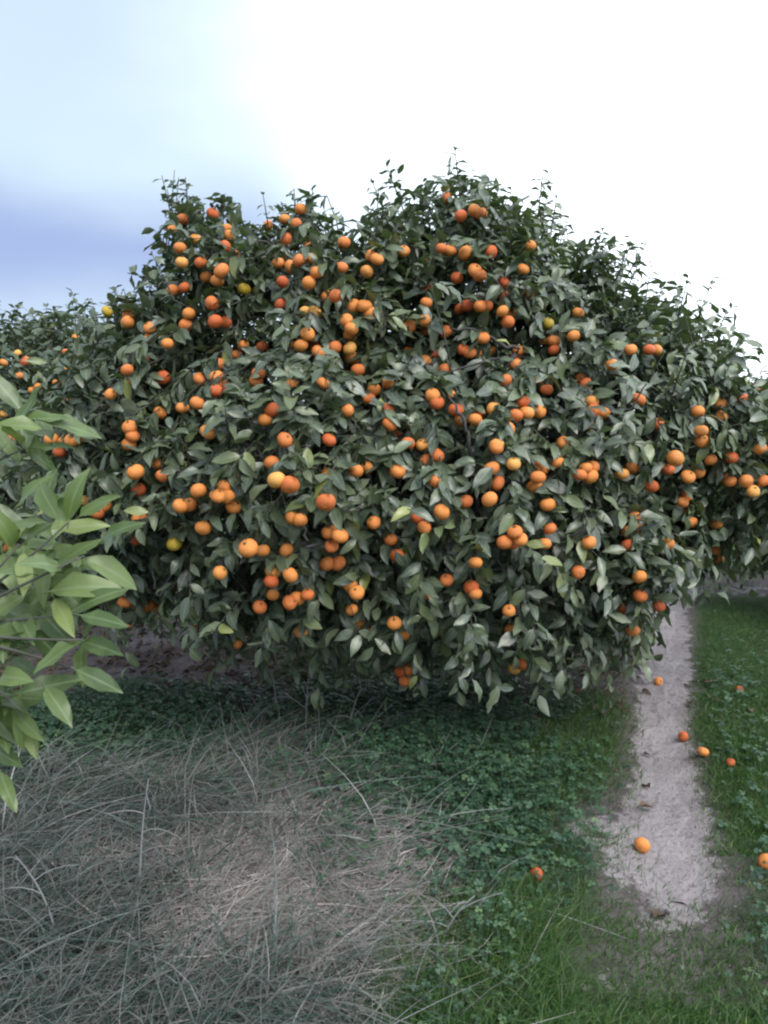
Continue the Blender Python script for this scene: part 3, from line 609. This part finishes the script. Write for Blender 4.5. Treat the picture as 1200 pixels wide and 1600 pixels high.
def d_clover(P, x, y):
    n_ = wob(P[:, 0], P[:, 1], 4.5, 41)
    a = ss(x, 440, 540) * ss(1000 - x, 0, 240) * ss(y, 1060, 1110) * ss(1500 - y, 0, 130)
    b_ = ss(560 - x, 0, 60) * ss(y, 1065, 1105) * ss(1300 - y, 0, 60)
    c_ = 1.0 * ss(x, 1090, 1140) * ss(y, 1330, 1380) * ss(1580 - y, 0, 80); c_ = np.maximum(c_, .10 * ss(x, 1085, 1120) * ss(y, 990, 1050)); e = .8 * ss(x, 630, 660) * ss(840 - x, 0, 50) * ss(y, 1430, 1480)
    return np.clip(np.maximum(np.maximum(a, b_), np.maximum(c_, e)) * (.55 + .9 * n_ + .3), 0, 1) * ss(track_dist(P[:, 0], P[:, 1]), .14, .3) * (1 - .9 * straw_m(x, y))
def d_grass(P, x, y):
    n_ = wob(P[:, 0], P[:, 1], 5, 51)
    a = ss(x, 560, 680) * ss(y, 1330, 1470); b_ = ss(x, 1060, 1110) * ss(y, 900, 950); c_ = .6 * ss(x, 640, 820) * ss(y, 1040, 1120)
    far = .3 * ss(P[:, 1], 4.4, 5.6)
    td = track_dist(P[:, 0], P[:, 1]); tr = np.where(P[:, 1] > 2.75, ss(td, .09, .26), ss(td, .0, .5) * .5 + .35 * ss(2.55 - P[:, 1], 0, .3))
    bare = np.exp(-(((x - 920) / 55) ** 2 + ((y - 1520) / 60) ** 2)) + .8 * np.exp(-(((x - 930) / 75) ** 2 + ((y - 1270) / 55) ** 2))
    return np.clip(np.maximum(np.maximum(a, b_), np.maximum(c_, far)) * (.8 + .6 * n_), 0, 1) * tr * np.clip(1 - bare, .1, 1)
def p3(P, dz=-.004): return np.concatenate([P, (gz(P[:, 0], P[:, 1]) + dz)[:, None]], 1)
def stuff(name, bag, mat, label, cat): obj(name, bag.mesh(name, mat), kind='stuff', label=label, cat=cat)

# fine green grass
P = np.concatenate([scatter(240000, -.2, 2.6, 1.5, 4.4, d_grass), scatter(80000, -1.2, 4.2, 4.4, 8.5, d_grass)]); n = len(P); B = p3(P)
x, y = pix(P); tall = ss(y, 1350, 1450) * ss(1000 - x, 0, 150)
L = rng.uniform(.025, .06, n) * (1 + 1.1 * tall) * (.8 + .5 * ss(wob(P[:, 0], P[:, 1], 7, 52), -1, 1)); D = np.stack([rng.normal(.1, .38, n), rng.normal(0, .38, n), np.ones(n)], -1)
ti = np.clip(rng.beta(2, 2.2, n) + .12 * wob(P[:, 0], P[:, 1], 6, 53), 0, .97); ti = np.where(rng.random(n) < .035, 1.0, ti)
bag = Bag(); bag.add(*blade_batch(B, D, L, rng.uniform(.0017, .0038, n), np.stack([rng.normal(.15, .35, n), rng.normal(0, .35, n), rng.uniform(-.55, -.05, n)], -1), ti, 2))
stuff('grass', bag, M['grass'], 'fine bright green grass beside and below the wheel track', 'grass')

# trifoliate ground cover
P = scatter(80000, -3.2, 3.2, 1.6, 5.6, d_clover); n = len(P); B = p3(P); x, y = pix(P)
h = rng.uniform(.03, .115, n) * (.75 + .4 * wob(P[:, 0], P[:, 1], 6, 43)); h = np.maximum(h, .02); lean = rng.normal(0, .3, (n, 2)); top = B + np.concatenate([lean * h[:, None], h[:, None]], 1)
bag = Bag(); V_, F_ = tube_batch(np.stack([B, top], 1), np.full((n, 2), .0011), 3); A_ = np.full((n, 6, 4), .5); bag.add(V_, F_, A_)
size = rng.uniform(.008, .021, n) * (.72 + .28 * ss(P[:, 1], 2.2, 2.7)); az = rng.uniform(0, 6.28, n); tn = np.clip(rng.beta(2, 2.5, n) + .15 * wob(P[:, 0], P[:, 1], 5, 44) + .25 * ss(y, 1420, 1500), 0, .98)
tilt = nrm(np.concatenate([rng.normal(0, .35, (n, 2)), np.ones((n, 1))], 1))
for k in range(3):
    a = az + k * 2.094 + rng.normal(0, .15, n); D = np.stack([np.cos(a), np.sin(a), rng.uniform(-.25, .2, n)], -1); D = nrm(D - tilt * (D * tilt).sum(-1, keepdims=True) * .8)
    SD = np.cross(D, tilt); s = size[:, None]
    ring = [(0, 0, 0), (.45, .42, .05), (.85, .52, .02), (1.08, .22, -.06), (1.0, 0, -.04), (1.08, -.22, -.06), (.85, -.52, .02), (.45, -.42, .05), (.55, 0, -.05)]
    V_ = np.stack([top + D * s * u_ + SD * s * v_ + tilt * s * w_ for u_, v_, w_ in ring], 1); A_ = np.zeros((n, 9, 4)); A_[..., 0] = tn[:, None]
    f = [(8, i, i + 1) for i in range(7)] + [(8, 7, 0)]
    bag.add(V_, np.array(f)[None] + (np.arange(n) * 9)[:, None, None], A_)
stuff('clover', bag, M['clover'], 'dark green three-leaved ground cover spreading in front of the loaded tree', 'clover')

# dry standing grass
P = scatter(95000, -2.4, .5, 1.35, 4.2, d_dry); n = len(P); B = p3(P); x, y = pix(P)
L = rng.uniform(.12, .38, n) * (.75 + .5 * ss(wob(P[:, 0], P[:, 1], 3.5, 33), -1, 1)); cl_ = np.stack([wob(P[:, 0], P[:, 1], 6, 36), wob(P[:, 0], P[:, 1], 6, 37)], -1) * .9
D = np.stack([rng.normal(.25, .6, n) + cl_[:, 0], rng.normal(-.05, .55, n) + cl_[:, 1], rng.uniform(.4, 1.2, n)], -1)
ti = np.clip(rng.beta(.65, 1.9, n) + .22 * ss(B[:, 1], 2.5, 3.4) + .12 * wob(P[:, 0], P[:, 1], 3, 35), 0, 1)
bag = Bag(); bag.add(*blade_batch(B, D, L, rng.uniform(.002, .0058, n), np.stack([rng.normal(.25, .6, n), rng.normal(0, .6, n), rng.uniform(-1.0, -.1, n)], -1), ti, 4))
stuff('dry_grass', bag, M['dry'], 'grey tangled dry grass standing round the flattened straw', 'grass')
# scattered dry stalks lying through the ground cover
# flattened straw
def d_straw(P, x, y): return straw_m(x, y)
P = scatter(60000, -1.4, .3, 1.7, 3.4, d_straw); n = len(P); B = p3(P, 0) + UP * (rng.random((n, 1)) * .035)
a = rng.normal(.5, .9, n); D = np.stack([np.cos(a), np.sin(a), rng.normal(.04, .16, n)], -1); L = rng.uniform(.05, .20, n)
bag = Bag(); bag.add(*blade_batch(B, D, L, rng.uniform(.0015, .0038, n), rng.normal(0, .25, (n, 3)) * np.array([1, 1, .35]), rng.random(n), 3))
stuff('flattened_straw', bag, M['straw'], 'pale heap of flattened dead straw in the dry grass', 'straw')
# thin dry stems through clover edge
P = scatter(5200, -2.2, 1.0, 1.7, 4.4, lambda P, x, y: .6 * np.exp(-((x - dry_edge(y) - 20) / 130) ** 2) * ss(y, 1090, 1130) + .25 * ss(dry_edge(y) - x, 0, 80) * ss(y, 1180, 1260) * (1 - straw_m(x, y))); n = len(P); B = p3(P)
bag = Bag(); bag.add(*blade_batch(B, np.stack([rng.normal(.4, .7, n), rng.normal(0, .6, n), rng.uniform(.15, 1, n)], -1), rng.uniform(.08, .30, n), rng.uniform(.002, .0045, n), np.stack([rng.normal(.2, .3, n), rng.normal(0, .3, n), rng.uniform(-.5, 0, n)], -1), rng.uniform(.5, 1, n), 4))
stuff('dry_stems', bag, M['dry'], 'thin pale dry stems scattered through the edge of the ground cover', 'grass')
# dead leaves and low tufts on the shaded soil under the crown
P = scatter(5200, -2.6, 2.0, 4.0, 7.0, lambda P, x, y: np.clip(.55 + .6 * wob(P[:, 0], P[:, 1], 3, 71), 0, 1) * ss(track_dist(P[:, 0], P[:, 1]), .1, .3)); n = len(P); a = rng.uniform(0, 6.28, n)
L = rng.uniform(.03, .085, n); bag = Bag(); bag.add(*leaf_batch(p3(P, .012), np.stack([np.cos(a), np.sin(a), rng.normal(.05, .2, n)], -1), UP + rng.normal(0, .4, (n, 3)), L, L * .45, rng.uniform(-.3, 1.4, n), rng.uniform(.1, .9, n), rng.random(n)))
stuff('leaf_litter', bag, M['dead_leaf'], 'brown leaf litter strewn on shaded soil under the loaded tree', 'leaf litter')
P = scatter(30000, -2.8, 1.6, 4.3, 6.4, lambda P, x, y: .9 * ss(wob(P[:, 0], P[:, 1], 3.2, 72), .0, .3)); n = len(P)
bag = Bag(); bag.add(*blade_batch(p3(P), np.stack([rng.normal(0, .5, n), rng.normal(0, .5, n), np.ones(n)], -1), rng.uniform(.03, .11, n), rng.uniform(.002, .005, n), np.stack([rng.normal(0, .4, n), rng.normal(0, .4, n), rng.uniform(-.6, 0, n)], -1), rng.beta(1.5, 3, n), 3))
stuff('shade_tufts', bag, M['grass'], 'dark low tufts of grass growing in shade under the loaded tree', 'grass')
# clods and crumbs on the track and bare soil
P = scatter(9000, -.5, 3.0, 2.0, 7.0, lambda P, x, y: np.clip(.8 * np.exp(-(track_dist(P[:, 0], P[:, 1]) / .16) ** 2) + .10 * ss(y, 940, 1000) * ss(1090 - y, 0, 40), 0, 1)); n = len(P)
ic = np.array([(0, 0, 1), (.9, 0, .1), (.2, .85, .0), (-.75, .5, .1), (-.7, -.55, 0), (.3, -.9, .1), (0, 0, -.6)]); fc = np.array([(0, 1, 2), (0, 2, 3), (0, 3, 4), (0, 4, 5), (0, 5, 1), (6, 2, 1), (6, 3, 2), (6, 4, 3), (6, 5, 4), (6, 1, 5)])
sz = rng.uniform(.0015, .0055, n) * np.where(rng.random(n) < .05, 2.0, 1); V_ = ic[None] * sz[:, None, None] * rng.uniform(.5, 1.3, (n, 7, 3)) + (p3(P, .008))[:, None]
bag = Bag(); bag.add(V_, fc[None] + (np.arange(n) * 7)[:, None, None]); stuff('soil_crumbs', bag, M['track'], 'small crumbs of soil lying on the pale wheel track', 'soil')

# ------------------------------------------------------------------ fallen fruit, dead leaves, dry weeds
def ground_fruit(px, py, r, me, label):
    p = onground(px, py, r * .85); p[2] = gz(p[0], p[1]) + r * .85 + .004
    o = put_fruit(p, r, None, me, tilt=.9, label=label, cat='mandarin', group='fallen mandarins'); return o
ground_fruit(1004, 1307, .0285, FRUIT[1], 'fallen orange mandarin at the left edge of the track, beside the turf')
ground_fruit(1099, 1167, .0270, FRUIT[2], 'fallen yellow-orange mandarin where the track meets the right-hand turf')
ground_fruit(1068, 1140, .0250, FRUIT_RIPE, 'fallen dark red mandarin lying on the track near the yellow-orange one')
ground_fruit(1029, 1057, .0270, FRUIT[0], 'fallen mandarin alone on the pale track by the drooping leaves')
ground_fruit(1155, 1078, .0230, FRUIT_RIPE, 'small reddish fallen mandarin out in the short turf')
ground_fruit(1198, 1340, .0290, FRUIT[0], 'fallen orange mandarin out among the leafy weeds, away from the track')
ground_fruit(1142, 1187, .0200, FRUIT_RIPE, 'shrunken red fallen mandarin half sunk in turf beside the track')
ground_fruit(838, 1375, .0240, FRUIT_RIPE, 'fallen reddish mandarin half hidden in the ground cover')
ground_fruit(202, 977, .0270, FRUIT_RIPE, 'fallen red mandarin on shaded bare soil under the loaded tree')
def dead_leaf(px, py, L_, curl, ti, label, az):
    B0 = onground(px, py); D = np.array([math.cos(az), math.sin(az), .12]); B0 = B0 - D * L_ * .5; B0[2] = gz(B0[0], B0[1]) + .014
    V_, F_, A_ = leaf_batch(B0[None] * 0, D[None], UP[None], np.array([L_]), np.array([L_ * .5]), np.array([curl]), np.array([.9]), np.array([ti]))
    bag = Bag(); bag.add(V_, F_, A_); o = obj('fallen_leaf', bag.mesh('fallen_leaf', M['dead_leaf']), label=label, cat='leaf', group='fallen leaves'); o.location = B0
dead_leaf(1007, 1212, .075, 1.5, .15, 'dark curled dead leaf on the track, set back from the orange mandarin', 1.9)
dead_leaf(1010, 1253, .070, .5, .75, 'flat mauve-brown dead leaf lying next to the orange mandarin on the track', .1)
dead_leaf(1032, 1416, .075, 1.1, .35, 'brown folded dead leaf in grass below the end of the track', .7)
dead_leaf(1012, 1168, .045, .9, .3, 'tiny brown dead leaf on the middle of the track', .2)

def weed(px, py, h, lean, nb_, seed, label):
    r = np.random.default_rng(seed); base = onground(px, py); base[2] = gz(base[0], base[1]) - .01
    root = bpy.data.objects.new('dry_weed', None); COL.objects.link(root); root.location = base; root['label'] = label; root['category'] = 'weed'; root['group'] = 'dry weed stalks'
    bpy.context.view_layer.update()
    tip = base + np.array([lean[0], lean[1], h]); st = bez(base, (base + tip) / 2 + np.array([-lean[0] * .3, 0, h * .1]), tip, 7)
    V_, F_ = tube_batch(st[None], np.linspace(.0042, .0014, 7)[None], 6); b2 = Bag(); b2.add(V_, F_, np.full((V_.size // 3, 4), .8)); obj('stem', b2.mesh('stem', M['dry']), root)
    for i in range(nb_):
        k = st[2 + i % 5]; a = r.uniform(0, 6.28); q = bez(k, k + np.array([math.cos(a) * .05, math.sin(a) * .05, .04]), k + np.array([math.cos(a) * .13, math.sin(a) * .1, r.uniform(-.02, .11)]), 5)
        V_, F_ = tube_batch(q[None], np.linspace(.0022, .0009, 5)[None], 4); b2 = Bag(); b2.add(V_, F_, np.full((V_.size // 3, 4), .85)); obj('side_shoot', b2.mesh('side_shoot', M['dry']), root)
weed(478, 1140, .30, (.02, 0), 7, 1, 'upright branching dry weed before the dark hollow under the loaded tree')
weed(545, 1150, .24, (.06, 0), 6, 2, 'short dry weed leaning over the ground cover at its dark back edge')
weed(432, 1120, .26, (-.02, 0), 5, 3, 'thin dry weed between shaded soil and dry grass')
weed(218, 1420, .38, (.03, .05), 4, 4, 'thick pale dead stalk rising through the tangled dry grass by the straw')
weed(90, 1480, .26, (-.12, .02), 4, 5, 'pale dead stalk bent over in the dark dry grass tangle')
weed(690, 1480, .15, (.1, .02), 4, 6, 'small dry stalk poking from ground cover beside the bright grass')
